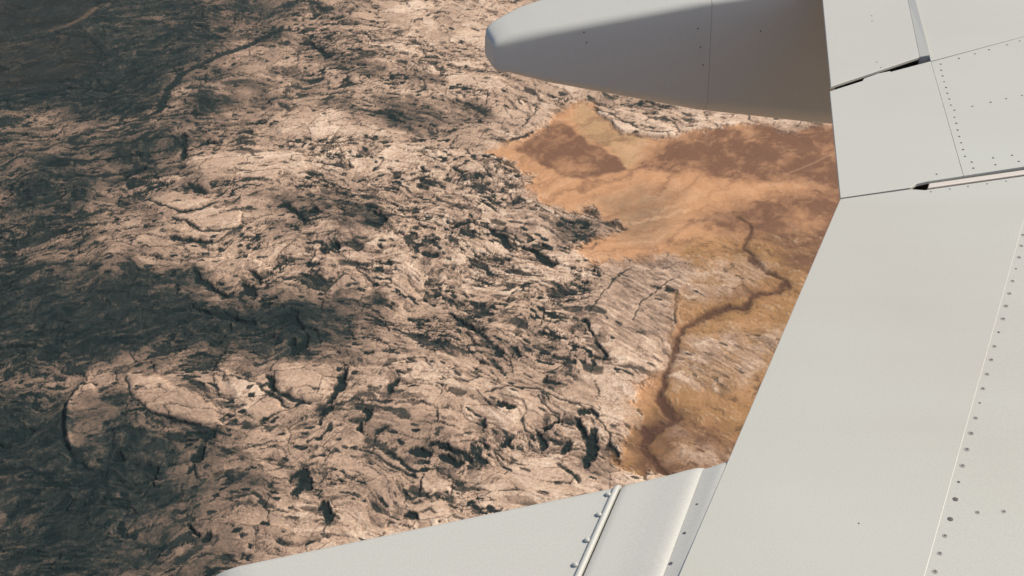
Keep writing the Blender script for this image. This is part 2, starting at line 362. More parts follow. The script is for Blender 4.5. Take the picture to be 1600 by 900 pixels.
CRACKS = [([(238, 312), (255, 322), (282, 331), (312, 328), (330, 320)], 1.8), ([(270, 338), (292, 346), (315, 358), (345, 361), (375, 354)], 1.8),
          ([(96, 680), (96, 655), (108, 620), (128, 597), (150, 602)], 1.5), ([(96, 680), (104, 700), (118, 720), (140, 738)], 1.5), ([(196, 590), (205, 615), (222, 635), (260, 652), (320, 668), (356, 678)], 1.3),
          ([(360, 586), (400, 600), (425, 620), (450, 635)], 1.6), ([(430, 610), (460, 622), (485, 628)], 2.2), ([(440, 46), (395, 68), (330, 92), (280, 118), (258, 150), (250, 172)], 5.0),
          ([(700, 345), (735, 350), (772, 356), (800, 366), (815, 378)], 1.5), ([(590, 335), (640, 340), (690, 350)], 1.5), ([(760, 610), (830, 607), (880, 622), (905, 632), (930, 655), (953, 680), (950, 695)], 1.2),
          ([(838, 620), (858, 636), (872, 645), (868, 655), (850, 668)], 1.3), ([(812, 650), (822, 668), (832, 675)], 1.2), ([(1060, 428), (1030, 448), (1000, 470), (990, 500)], 0.7),
          ([(985, 415), (955, 440), (920, 485)], 0.9), ([(1058, 455), (1055, 500)], 1.6), ([(560, 700), (590, 712), (615, 730), (650, 745)], 1.6), ([(872, 728), (888, 740), (905, 752)], 2.6),
          ([(608, 705), (622, 716), (640, 730)], 2.4), ([(0, 160), (60, 148), (110, 138), (160, 140)], 2.0), ([(0, 72), (50, 60), (90, 52), (140, 58), (158, 80), (150, 100)], 2.0),
          ([(480, 690), (500, 680), (512, 668), (516, 660)], 1.4), ([(560, 420), (590, 445), (610, 450)], 1.4), ([(150, 200), (200, 190), (250, 180), (300, 178)], 2.2), ([(120, 230), (200, 222), (270, 214)], 2.2),
          ([(110, 252), (190, 246), (260, 236)], 2.4), ([(90, 276), (150, 276), (210, 268)], 2.4), ([(930, 168), (960, 182), (985, 196), (1010, 205), (1050, 207)], 1.4), ([(840, 160), (835, 180), (815, 200)], 1.0)]
RAISED = [([(420, 612), (455, 628), (480, 634)], 1.6), ([(640, 330), (700, 340), (770, 350), (830, 370)], 2.0), ([(140, 585), (120, 604), (106, 640), (104, 672), (112, 700)], 2.0)]

pit = np.zeros_like(px_); halo = np.zeros_like(px_)
for l_, w_ in PITS:
    pit = np.maximum(pit, stroke(l_, w_, 6.5, 1.8)); halo = np.maximum(halo, stroke(l_, 9, 16, 2.0))
crack = np.zeros_like(px_)
for l_, w_ in CRACKS:
    crack = np.maximum(crack, stroke(l_, w_ * 1.15, 2.6 if w_ < 2.2 else 4.0, 1.4))
rise = np.zeros_like(px_)
for l_, w_ in RAISED:
    rise = np.maximum(rise, stroke(l_, w_, 2.5, 0.8))

# ---- the lava crust: slabs, rubble, cracks and folds, all bent by the warp
ux = px_ + 46 * W1x + 10 * W2x; uy = py_ + 70 * W1y + 15 * W2y
RUB = np.maximum.reduce([poly_mask([(480, 215), (700, 225), (800, 250), (960, 345), (930, 400), (900, 480), (920, 560), (860, 600), (700, 590), (600, 480), (480, 420), (460, 330)], 40),
                         0.9 * poly_mask([(740, 640), (960, 640), (970, 735), (760, 730)], 24), 0.7 * poly_mask([(360, 380), (620, 380), (640, 460), (420, 450)], 24),
                         0.5 * poly_mask([(430, 20), (800, 60), (800, 150), (600, 150), (450, 120)], 40)])
SMOOTH = np.clip(PALE * 1.15, 0, 1)
# the grain of the flow climbs to the right on the far left and falls to the right in the middle
xs = np.linspace(-6000, 6000, 4001); slope = np.interp(xs, [-600, -380, -150, 50], [-0.25, -0.15, 0.30, 0.55])
curve = np.cumsum(slope) * (xs[1] - xs[0]); curve -= np.interp(0.0, xs, curve)
lx = ux; ly = uy + np.interp(ux, xs, curve).astype(np.float32)
broad = fbm(ux / 120, uy / 140, 4, 31)
mid = fbm(lx / 62, ly / 36, 7, 41, 0.60)
bits = fbm(lx / 17, ly / 9, 5, 45, 0.65)
tiny = fbm(px_ / 4.4, py_ / 5.6, 3, 71, 0.7)
line_a = np.abs(fbm(lx / 80 + 0.3 * bits, ly / 36, 5, 55, 0.55))
line_b = np.abs(fbm(lx / 34 + 0.25 * bits, ly / 15, 4, 57, 0.58))
flow = fbm(lx / 60 + 0.9 * mid, ly / 18 + 1.0 * broad + 0.5 * mid, 6, 141, 0.64)
flow_zone = np.clip(0.25 + 1.3 * fbm(px_ / 110, py_ / 150, 3, 147) + 0.45 * DARK_AND_SHADE - 0.35 * RUB - 0.45 * SMOOTH, 0, 1)
vx = px_ + 32 * W1x; vy = py_ + 48 * W1y                    # slabs keep straight edges: only the broad bends of the flow reach them
jx = vx + 0.9 * bits; jy = vy + np.interp(vx, xs, curve).astype(np.float32) + 0.8 * bits
F, cellv, tilt1 = cells(jx / 21, jy / 13, 2)
pit = sstep(0.38, 0.66, pit + 0.55 * bits + 0.12 * tiny) * sstep(0.05, 0.3, pit)
crack = sstep(0.34, 0.72, crack + 0.5 * bits + 0.15 * tiny) * sstep(0.05, 0.3, crack)
F3, cellv3, tilt3 = cells((jx + 4 * bits) / 48 + 7, (jy + 4 * bits) / 28, 9)      # the broad plates
F2, cellv2, tilt2 = cells(jx / 8.5 + 3, jy / 5.0, 5)
grain = tiny
LEAF = np.maximum(poly_mask([(962, 408), (1040, 400), (1095, 428), (1062, 450), (1057, 530), (1035, 585), (1000, 565), (955, 530), (915, 482), (938, 440)], 12, 1.2), 0.9 * LPATCH)
along = 0.69 * px_ - 0.72 * py_; across = 0.72 * px_ + 0.69 * py_
ridge = perlin(along / 22 + 0.6 * W2x, (across + 3 * W2y) / 4.6, 151) + 0.5 * perlin(along / 9, across / 2.6, 152)
rough = np.clip(0.40 + 0.8 * fbm(px_ / 150, py_ / 190, 3, 81) + 0.55 * RUB - 0.75 * SMOOTH - 0.55 * LEAF, 0.04, 1.0)
rough = rough * (1 - 0.65 * sstep(0.50, 0.70, cellv3) * (1 - DARK_AND_SHADE))
calm = (1 - 0.55 * RUB) * (1 - 0.8 * LEAF)
clump = fbm(lx / 40, ly / 24, 4, 95, 0.6)
p_dark = np.clip(0.03 + 0.70 * rough * sstep(-0.25, 0.50, clump - 0.30 * mid), 0, 0.8)
chips = sstep(0.03, -0.03, cellv2 - 1.1 * p_dark) * sstep(-0.02, 0.10, F2 + 0.12 * bits)
slabs = sstep(0.05, -0.05, cellv - 0.55 * p_dark) * sstep(0.02, 0.1, F)
holes = sstep(0.04, -0.08, mid + 0.44 - 0.22 * rough + 0.12 * bits)
specks = sstep(0.05, -0.07, bits + 0.50 - 0.34 * rough + 0.2 * mid)
chip_line = sstep(0.10, 0.0, F2) * rough * sstep(-0.2, 0.25, clump + 0.1)
lines = np.maximum.reduce([0.6 * chip_line, sstep(0.026, 0.006, line_a) * (0.35 + 0.65 * rough), sstep(0.040, 0.010, line_b) * np.clip(rough * 1.3, 0, 1) * sstep(-0.15, 0.2, fbm(px_ / 70, py_ / 90, 2, 85) + 0.15)])
slab_crack = sstep(0.085, 0.0, F) * np.clip(rough * 1.3, 0, 1) * sstep(-0.25, 0.2, clump + 0.15)

lava = 1 - SAND * (1 - LPATCH)
plate_crack = sstep(0.045, 0.008, F3 + 0.03 * bits) * (1 - LEAF) * sstep(-0.35, 0.1, clump + 0.1)
holes *= calm; specks *= calm
flows = sstep(0.05, -0.13, flow + 0.30 - 0.30 * flow_zone + 0.12 * bits)
tone = 0.79 + 0.20 * broad + 0.26 * mid + 0.20 * bits + 0.10 * flow + 0.16 * (cellv - 0.5) * rough + (0.14 + 0.20 * RUB) * (cellv2 - 0.5) * (0.3 + 0.7 * rough) + 0.10 * tiny
tone += (0.16 * (cellv3 - 0.45)) * (1 - LEAF)
tone += 0.10 * PALE + 0.08 * rise + LEAF * (0.20 * ridge - 0.06)
shadee = np.maximum.reduce([0.62 * flows * calm, 0.55 * halo * sstep(0.12, -0.2, bits + 0.5 * mid), 0.82 * holes, 0.75 * specks, 0.85 * chips * np.clip(0.45 + 0.9 * bits + 0.8 * cellv, 0.1, 1), 0.62 * slabs])
tone = tone * (1 - shadee) * (1 - 0.72 * lines) * (1 - 0.66 * slab_crack) * (1 - 0.62 * plate_crack)
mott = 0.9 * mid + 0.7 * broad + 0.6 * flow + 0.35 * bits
painted_murk = np.clip(DARK_AND_SHADE * (1 - 0.30 * PALE) + 1.05 * mott * sstep(0.0, 0.35, DARK_AND_SHADE) * (1.2 - 0.55 * DARK_AND_SHADE), 0, 0.93)  # painted darkening, broken up by noise
tone *= 1 - 0.86 * painted_murk
tone += painted_murk * (0.30 * bits + 0.14 * tiny + 0.12 * flow + 0.06 * PALE - 0.10 * chips)
tone = np.clip(tone, 0.02, 1)
tone *= (1 - 0.86 * pit) * (1 - 0.68 * crack)

c0 = np.array([0.006, 0.013, 0.014]); c1 = np.array([0.026, 0.032, 0.029]); c2 = np.array([0.198, 0.134, 0.096]); c3 = np.array([0.46, 0.315, 0.220]); c4 = np.array([0.64, 0.485, 0.355])
stops = [0.0, 0.22, 0.50, 0.80, 1.0]
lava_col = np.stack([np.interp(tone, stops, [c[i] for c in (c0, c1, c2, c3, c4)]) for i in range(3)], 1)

# ---- the sand: wind and wash streaks fanning out of the valley
fx0, fy0 = on_plane(560, 440, 1000.0)                     # the fan opens from the mouth of the valley
fr = np.hypot(px_ - fx0, py_ - fy0); fa = np.arctan2(py_ - fy0, px_ - fx0)
fa = fa + 0.10 * W1y + 0.05 * W2x
streak = fbm(fr / 190 + 0.5 * W1x, fa * 22, 5, 101, 0.6)
blot = fbm(ex / 40, ey / 46, 6, 111, 0.62)
feather = fbm(fr / 34 + 0.8 * W2x, fa * 40, 4, 117, 0.6)
s_tan, s_och, s_brn, s_dst = np.array([0.49, 0.260, 0.132]), np.array([0.300, 0.165, 0.068]), np.array([0.160, 0.079, 0.048]), np.array([0.270, 0.170, 0.100])
def mixc(a, b, t): return a + (b - a) * t[:, None]
sand_col = np.repeat(s_tan[None, :], len(px_), 0)
sand_col = mixc(sand_col, s_och, np.clip(OCHRE * (0.85 + 0.6 * blot), 0, 1))
sand_col = mixc(sand_col, np.array([0.43, 0.27, 0.14]), OCHRE_UP * 0.9)
sand_col = mixc(sand_col, s_dst, np.clip(DUST * (0.75 + 1.0 * streak + 0.5 * blot), 0, 1))
sand_col = mixc(sand_col, np.array([0.56, 0.33, 0.19]), np.clip(2.2 * streak - 0.15, 0, 0.75) * (1 - 0.6 * OCHRE))
sand_col = mixc(sand_col, s_brn, np.clip(BROWN * (0.80 + 1.1 * blot + 0.7 * feather + 0.5 * streak) + 0.60 * np.clip(-streak * 2.4 - 0.1, 0, 1) + 0.25 * sstep(0.05, 0.5, blot + 0.4 * feather), 0, 0.95))
scrub = sstep(0.12, 0.36, bits + 0.35 * tiny + 0.2 * clump) * np.clip(OCHRE * 0.95 + 0.10, 0, 1)
sand_col = mixc(sand_col, np.array([0.40, 0.28, 0.18]), 0.65 * scrub * sstep(-0.2, 0.25, clump))
sand_col = mixc(sand_col, np.array([0.095, 0.055, 0.036]), 0.75 * sstep(0.12, 0.42, -bits - 0.3 * clump) * np.clip(OCHRE + 0.12, 0, 1))
track = stroke([(1225, 272), (1262, 258), (1312, 234)], 1.0, 1.3, 0.2)
sand_col = mixc(sand_col, np.array([0.55, 0.34, 0.2]), 0.35 * track)
sand_col = mixc(sand_col, np.array([0.14, 0.073, 0.040]), np.clip(river_wash * (0.75 + 0.8 * blot), 0, 1))
sand_col *= (1 + 0.07 * grain[:, None] + 0.16 * feather[:, None] + 0.05 * bits[:, None])
shaded_flat_col = np.array([0.024, 0.026, 0.025])[None, :] * (0.75 + 1.2 * mid[:, None])  # silt colour with the shade over it painted in
shore = np.maximum(stroke([(75, 47), (105, 40), (128, 28), (150, 10)], [1, 4, 6, 5], 3), 0.6 * stroke([(-20, 76), (30, 66), (60, 60)], 1.3, 2))

edge = np.clip(4 * SAND_W * (1 - SAND_W), 0, 1)
drift = np.clip((0.62 * SAND_W + 0.30 * edge) * sstep(-0.25, 0.3, -mid - 0.6 * flow + 0.5 * blot), 0, 0.85)
lava_col = mixc(lava_col, sand_col, drift * (1 - 0.5 * chips) * (1 - 0.85 * PALE))
lava = np.clip(lava + 0.75 * edge * (1 - lava) * sstep(0.10, 0.32, bits + 0.5 * clump + 0.3 * flow) * sstep(0.05, 0.4, SAND_W), 0, 1)
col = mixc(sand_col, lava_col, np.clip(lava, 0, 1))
col = mixc(col, np.array([0.088, 0.043, 0.028]), np.clip(river * (0.9 + 0.5 * blot), 0, 1))
shaded_flat_col = 0.6 * shaded_flat_col + 0.4 * np.minimum(col, 0.09)
col = col * (1 - SHADED_FLAT[:, None]) + shaded_flat_col * SHADED_FLAT[:, None]
col = mixc(col, np.array([0.16, 0.105, 0.07]), 0.5 * shore)

# ---- relief (map units)
hgt = 4.0 * broad + 1.1 * mid * calm + 0.35 * bits * rough + 0.16 * tiny + 0.7 * (cellv - 0.5) * rough + 0.45 * (cellv2 - 0.5) * rough
hgt += (0.35 + 0.65 * RUB) * rough * (1.5 * tilt1 + 1.1 * tilt2) + 0.55 * LEAF * ridge
hgt += 2.2 * tilt3 * (1 - LEAF) - 0.7 * plate_crack
hgt -= 0.4 * flows * calm + 0.9 * holes + 0.7 * specks * rough + 0.6 * chips * rough + 0.6 * lines + 0.7 * slabs + 0.5 * slab_crack
hgt = hgt * (1 - 0.5 * SMOOTH) + 2.2 * PALE + 2.2 * rise
hgt = hgt * lava + (1 - lava) * (-1.0 + 1.2 * fbm(px_ / 80, py_ / 80, 3, 131) + 0.35 * streak + 0.7 * scrub + 0.12 * grain)
hgt -= 2.2 * pit + 0.8 * crack
hgt -= 1.6 * river + 1.0 * river_wash
hgt = hgt * (1 - SHADED_FLAT) + (-2.0) * SHADED_FLAT
far_fade = sstep(4000, 2600, np.abs(py_)) * sstep(2600, 1300, np.abs(px_))
hgt = hgt * (0.15 + 0.85 * far_fade)

verts = np.stack([px_ * UNIT, py_ * UNIT, hgt * UNIT - H_GROUND], 1).astype(np.float32)
nrow, ncol = shape
ii = np.arange(nrow * ncol, dtype=np.int32).reshape(nrow, ncol)
quads = np.stack([ii[:-1, :-1], ii[:-1, 1:], ii[1:, 1:], ii[1:, :-1]], -1).reshape(-1, 4)
def face_mean(a): return a[quads].mean(1)
q_river = face_mean(river) > 0.5
q_flat = (face_mean(SHADED_FLAT) > 0.5) & ~q_river
q_sand = (face_mean(lava) < 0.5) & ~q_river & ~q_flat
q_lava = ~(q_river | q_sand | q_flat)

def ground_mat():
    """Mineral colour of the map with painted shade towards the left, broken up by grains and dust too small for the mesh."""
    m, n, l, p = new_mat('ground_minerals_and_shade')
    at = n.new('ShaderNodeAttribute'); at.attribute_name = 'mineral_and_shade'
    geo = n.new('ShaderNodeNewGeometry')
    nz = n.new('ShaderNodeTexNoise'); nz.inputs['Scale'].default_value = 0.22; nz.inputs['Detail'].default_value = 5; nz.inputs['Roughness'].default_value = 0.7
    l.new(geo.outputs['Position'], nz.inputs['Vector'])
    mr = n.new('ShaderNodeMapRange'); mr.inputs[1].default_value = 0.25; mr.inputs[2].default_value = 0.75; mr.inputs[3].default_value = 0.62; mr.inputs[4].default_value = 1.38
    l.new(nz.outputs['Fac'], mr.inputs[0])
    cv = n.new('ShaderNodeCombineColor')
    for i in range(3): l.new(mr.outputs[0], cv.inputs[i])
    mx = n.new('ShaderNodeMix'); mx.data_type = 'RGBA'; mx.blend_type = 'MULTIPLY'
    l.new(at.outputs['Alpha'], mx.inputs['Factor'])
    l.new(at.outputs['Color'], mx.inputs['A']); l.new(cv.outputs[0], mx.inputs['B'])
    l.new(mx.outputs['Result'], p.inputs['Base Color'])
    p.inputs['Roughness'].default_value = 0.95; p.inputs['Specular IOR Level'].default_value = 0.1
    bp = n.new('ShaderNodeBump'); bp.inputs['Strength'].default_value = 0.4; bp.inputs['Distance'].default_value = 1.0
    l.new(nz.outputs['Fac'], bp.inputs['Height']); l.new(bp.outputs[0], p.inputs['Normal'])
    return m
M_GROUND = ground_mat()

def ground_part(name, mask, label):
    q = quads[mask]
    used = np.unique(q)
    remap = np.zeros(len(verts), np.int32); remap[used] = np.arange(len(used), dtype=np.int32)
    q = remap[q]
    me = bpy.data.meshes.new(name)
    me.vertices.add(len(used)); me.vertices.foreach_set('co', verts[used].ravel())
    me.loops.add(len(q) * 4); me.loops.foreach_set('vertex_index', q.ravel())
    me.polygons.add(len(q)); me.polygons.foreach_set('loop_start', np.arange(0, len(q) * 4, 4, dtype=np.int32))
    me.polygons.foreach_set('use_smooth', np.ones(len(q), dtype=bool))
    me.update(calc_edges=True)
    a = me.color_attributes.new('mineral_and_shade', 'FLOAT_COLOR', 'POINT')
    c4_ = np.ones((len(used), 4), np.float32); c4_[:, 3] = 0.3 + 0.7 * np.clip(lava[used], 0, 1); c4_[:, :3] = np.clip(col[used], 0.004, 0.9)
    a.data.foreach_set('color', c4_.ravel())
    me.materials.append(M_GROUND)
    o = link(bpy.data.objects.new(name, me))
    o['kind'] = 'structure'; o['label'] = label
    return o

ground_part('lava_field', q_lava, 'cracked pale and dark lava field, shade painted in towards the left, stretching to the horizon')
ground_part('sand_plain', q_sand, 'orange sandy plain with brown patches between the lava')
ground_part('riverbed', q_river, 'dark brown winding riverbed crossing the ochre plain')
ground_part('shaded_silt_flat', q_flat, 'brown silt flat at the edge of the lava, darkened by painted shade')

# ------------------------------------------------------------------ the wing
CH = R(16.5)                                            # heading of the wing chord in plan
CX, CY = math.cos(CH), math.sin(CH)                     # forward
OX, OY = -math.sin(CH), math.cos(CH)                    # outboard
h = H_WING
bx0, by0 = on_plane(1313, 310, h)
WING0 = Vector((bx0, by0, -h))
wing = bpy.data.objects.new('airplane_wing', None)
link(wing)
wing.location = WING0
wing['label'] = 'white riveted airplane wing trailing edge with flaps and two flap track fairings'
wing['category'] = 'airplane wing'

def loc_px(px, py, dz=0.0):
    x, y = on_plane(px, py, h - dz)
    return Vector((x, y, -h + dz)) - WING0

def panel(name, outline, mat, dz=0.0, thick=0.03, bevel=0.0025, tilt=None, parent=wing):
    """A skin panel: outline given as points of the level wing plane, a slab with eased edges."""
    bm = bmesh.new()
    top = []
    for q in outline:
        v = loc_px(q[0], q[1], dz)
        if len(q) > 2: v.z += q[2]
        top.append(bm.verts.new(v))
    f = bm.faces.new(top)
    f.normal_update()
    if f.normal.z < 0: f.normal_flip()
    ret = bmesh.ops.extrude_face_region(bm, geom=[f])
    low = [e for e in ret['geom'] if isinstance(e, bmesh.types.BMVert)]
    # the extruded copy becomes the underside
    for v in low: v.co.z -= thick
    bmesh.ops.recalc_face_normals(bm, faces=bm.faces[:])
    bm.verts.ensure_lookup_table()
    topset = set(top)
    edges = [e for e in bm.edges if e.verts[0] in topset and e.verts[1] in topset]
    if bevel:
        bmesh.ops.bevel(bm, geom=edges, offset=bevel, segments=2, profile=0.5, affect='EDGES')
    bmesh.ops.recalc_face_normals(bm, faces=bm.faces[:])
    return mesh_obj(name, bm, mat, parent)

flap = panel('inboard_flap', [(1313, 311), (1423, 295.5), (1445, 297), (1620, 272.3), (1375, 1150), (953, 1150)], M_PAINT, 0.0, 0.009, 0.0011)
flap_front = panel('flap_front_panel', [(1612, 273.0), (1900, 233), (1900, 1150), (1366, 1150)], M_PAINT, -0.0008, 0.06, 0.0006)
mid_p = panel('aileron_panel', [(1313, 309), (1423, 293), (1432, 287), (1449, 283.2), (1505.2, 274.6), (1454.2, 95.5), (1394, 111.5), (1296.5, 142.5)], M_PAINT, 0.0, 0.009, 0.0014)
mid_front = panel('spar_panel', [(1454.6, 96.6), (1505.6, 274.5), (1620, 257), (1900, 214), (1900, -29.0), (1600, 57.2)], M_PAINT, 0.0002, 0.06, 0.0008)
tab = panel('trim_tab', [(1298, 135.2), (1437, 88.9), (1418.5, 0), (1356, -300), (1257, -300)], M_PAINT, -0.001, 0.009, 0.002)
strip = panel('tab_hinge_strip', [(1437.3, 88.8), (1452.6, 88.8, 0.0065), (1429.5, 0, 0.0065), (1352, -300, 0.0065), (1356.3, -300), (1418.8, 0)], M_FAIR, -0.001, 0.03, 0.0)
top_p = panel('upper_skin_panel', [(1454.4, 95.5), (1600, 56.6), (1900, -29.6), (1900, -300), (1354, -300), (1430.4, 0)], M_PAINT, 0.0, 0.05, 0.0008)

# what lies in the gaps: near-black strips painted as shade under the joints, the pale seal in the wide slot, the blunt end of the slot
def under(name, outline, mat, dz, thick=0.01, parent=wing):
    return panel(name, outline, mat, dz, thick, 0.0, parent=parent)
under('gap_shade_strip', [(1306, 144), (1460, 97), (1450, 80), (1304, 124)], M_GAP_SHADE, -0.030, 0.012)
under('joint_shade_strip', [(1440, 96), (1900, -20), (1900, -45), (1450, 85)], M_GAP_SHADE, -0.055, 0.01)
under('slot_shade_floor', [(1330, 320), (1900, 250), (1900, 195), (1500, 250), (1330, 298)], M_GAP_SHADE, -0.06, 0.012)
under('seam_shade_strip', [(1446, 92), (1498, 282), (1520, 280), (1466, 92)], M_GAP_SHADE, -0.024, 0.01)
seal = panel('slot_seal', [(1449.5, 293.6), (1620, 269.3), (1900, 229), (1900, 220.5), (1620, 262.0), (1451.5, 286.2)], M_SEAL, -0.006, 0.02, 0.003)
panel('seal_tab', [(1347, 127), (1372, 119.5), (1394, 112.5), (1390, 110.9), (1372, 114.6), (1350, 122.6)], M_FAIR, -0.004, 0.02, 0.0015)

# the wing ahead of the picture: thicker box and rounded leading edge
def nose():
    bm = bmesh.new()
    rows_ = []
    prof = [(0.0, 0.0), (0.5, 0.012), (1.0, 0.0), (1.5, -0.05), (1.85, -0.13), (1.98, -0.22), (1.9, -0.30), (1.4, -0.36), (0.6, -0.36), (0.0, -0.30)]
    for py in (1150, 700, 235, 100, -300):
        o = loc_px(1898, py, -0.006)
        rows_.append([bm.verts.new((o.x + CX * a * 0.9, o.y + CY * a * 0.9, o.z + z)) for a, z in prof])
    for r0, r1 in zip(rows_, rows_[1:]):
        for k in range(len(prof)):
            bm.faces.new((r0[k], r0[(k + 1) % len(prof)], r1[(k + 1) % len(prof)], r1[k]))
    bm.faces.new(rows_[0][::-1]); bm.faces.new(rows_[-1])
    bmesh.ops.recalc_face_normals(bm, faces=bm.faces[:])
    return mesh_obj('leading_edge', bm, M_PAINT, wing, True)
nose()

# ---- flap track fairings
def section(w, zt, zb, rt, draft=0.0, n=8):
    """Half-open oblong: flat top with round shoulders, sides drawing in a little to a rounded keel. Returns (offset, z) with offset 0 at the inboard side."""
    out = []
    rt = min(rt, w * 0.98, (zt - zb) * 0.45)
    rb = min(w * 0.5, (zt - zb) * 0.16)
    wb = w * 0.97 if draft == 0 else w + draft * (zt - zb)
    for k in range(n + 1):                                # outboard shoulder, top to side
        t = math.pi / 2 * (1 - k / n)
        out.append((w - rt + rt * math.cos(t), zt - rt + rt * math.sin(t)))
    for k in range(n + 1):
        t = -math.pi / 2 * k / n
        out.append((wb - rb + rb * math.cos(t), zb + rb + rb * math.sin(t)))
    left = [(-x, z) for x, z in out[::-1]]
    return [(x, z) for x, z in out + left]

def fairing(name, parent, stations, side, shear, mat, inboard_side=True, cap_tail=True, cap_front=True, draft=0.0):
    """stations: (along chord, half width, top z, bottom z, shoulder radius), metres from the eye; side = plan position of the fixed side."""
    bm = bmesh.new()
    rings = []
    for (a, w, zt, zb, rt, sh) in stations:
        axis = side + w if inboard_side else side - w
        ring = []
        for off, z in section(w, zt, zb, rt, draft):
            b = axis + off
            aa = a + shear * sh * (b - side)
            ring.append(bm.verts.new(Vector((CX * aa + OX * b, CY * aa + OY * b, z)) - WING0))
        rings.append(ring)
    n = len(rings[0])
    for r0, r1 in zip(rings, rings[1:]):
        for k in range(n):
            bm.faces.new((r0[k], r0[(k + 1) % n], r1[(k + 1) % n], r1[k]))
    if cap_tail: bm.faces.new(rings[0])
    if cap_front: bm.faces.new(rings[-1][::-1])
    bmesh.ops.recalc_face_normals(bm, faces=bm.faces[:])
    return mesh_obj(name, bm, mat, parent, True)

def lerp_table(tab, x):
    return float(np.interp(x, [t[0] for t in tab], [t[1] for t in tab]))

# outboard fairing, seen from its inboard side
A_TIP = 0.600
top_t = [(0, -1.045), (0.006, -1.040), (0.014, -1.0375), (0.03, -1.0345), (0.1, -1.0295), (0.39, -1.0125), (0.62, -1.008), (1.3, -1.008)]
bot_t = [(0, -1.090), (0.006, -1.098), (0.014, -1.103), (0.03, -1.106), (0.1, -1.136), (0.39, -1.240), (0.62, -1.304), (0.9, -1.37), (1.3, -1.36)]
wid_t = [(0, 0.026), (0.006, 0.034), (0.014, 0.039), (0.03, 0.045), (0.08, 0.060), (0.2, 0.076), (0.4, 0.086), (0.7, 0.09), (1.3, 0.09)]
rad_t = [(0, 0.012), (0.03, 0.018), (0.1, 0.016), (0.4, 0.014), (1.3, 0.014)]
def outboard_stations(s0, s1, grow=0.0, n=24):
    ss = [0, 0.003, 0.006, 0.010, 0.014, 0.02, 0.03, 0.045, 0.06, 0.08] if s0 == 0 else []
    ss += list(np.linspace(max(s0, 0.1), s1, n))
    return [((A_TIP + s) * h, (lerp_table(wid_t, s) + grow) * h, (lerp_table(top_t, s) + grow) * h, (lerp_table(top_t, s) + (lerp_table(bot_t, s) - lerp_table(top_t, s)) * 0.97 - grow) * h, lerp_table(rad_t, s) * h, 0.0) for s in ss]
SIDE_OUT = 2.14 * h
DRAFT = math.tan(R(4))
fair_out = fairing('flap_track_fairing', wing, outboard_stations(0, 0.405), SIDE_OUT, 0, M_FAIR, draft=DRAFT)
fair_out['label'] = 'outboard fairing tail seen from its shaded side'
fairing('fairing_front_section', fair_out, outboard_stations(0.4055, 1.25, 0.0002), SIDE_OUT - 0.0002 * h, 0, M_FAIR, draft=DRAFT)

# inboard fairing, seen from above
SIDE_IN = 1.008 * h
A2 = 0.006
def inboard_stations(lst, n_w=None):
    out = []
    for s, dz, r in lst:
        w = lerp_table([(0, 0.030), (0.004, 0.042), (0.010, 0.051), (0.02, 0.060), (0.05, 0.072), (0.15, 0.082), (0.4, 0.088), (1.3, 0.09)], s)
        zt = -1.006 + dz + lerp_table([(0, -0.012), (0.006, -0.006), (0.016, -0.002), (0.03, 0.0)], s)
        zb = -1.052 - lerp_table([(0, -0.010), (0.01, 0.0), (0.55, 0.2), (1.3, 0.27)], s)
        out.append(((A2 + s - 0.016 * max(0.0, 1 - s / 0.4)) * h, w * h, zt * h, zb * h, r * h, min(1.0, max(0.0, (s - 0.05) / 0.26))))
    return out
tail = [(s, 0.0, 0.012) for s in (0, 0.002, 0.004, 0.007, 0.010, 0.015, 0.02, 0.03, 0.045, 0.065, 0.09, 0.12, 0.16, 0.2, 0.24, 0.28, 0.32, 0.36, 0.4045)]
fair_in = fairing('flap_track_fairing', wing, inboard_stations(tail), SIDE_IN, 0.74, M_FAIR, inboard_side=False)
fair_in['label'] = 'inboard fairing seen from above with ribbed joint and bolts'
D = 0.0515
lip = [(0.3535, 0.0000, 0.012), (0.3545, 0.0014, 0.012), (0.3565, 0.0023, 0.012), (0.3590, 0.0022, 0.012), (0.3610, 0.0010, 0.012), (0.3618, -0.003, 0.012)]
fairing('joint_lip', fair_in, inboard_stations([(q[0] + D, q[1], q[2]) for q in lip]), SIDE_IN + 0.002, 0.74, M_FAIR, inboard_side=False)
frontp = [(0.3625, -0.0035, 0.012), (0.364, -0.0008, 0.012), (0.367, 0.0002, 0.012), (0.373, 0.0004, 0.012), (0.39, 0.0004, 0.012), (0.405, 0.0009, 0.012), (0.42, 0.0020, 0.012), (0.436, 0.0034, 0.012),
          (0.443, 0.0036, 0.012), (0.448, 0.0032, 0.012), (0.4515, 0.0024, 0.012), (0.4545, 0.0014, 0.012)]
fairing('fairing_front_section', fair_in, inboard_stations([(q[0] + D, q[1], q[2]) for q in frontp]), SIDE_IN + 0.001, 0.74, M_FAIR, inboard_side=False)
stripp = [(0.5055, 0.0010, 0.012), (0.512, 0.0021, 0.013), (0.520, 0.0038, 0.014), (0.526, 0.0051, 0.014), (0.532, 0.0054, 0.014), (0.56, 0.003, 0.014), (0.62, -0.002, 0.014), (1.2, -0.01, 0.014)]
fairing('attachment_strip', fair_in, inboard_stations(stripp), SIDE_IN - 0.001, 0.74, M_FAIR, inboard_side=False)

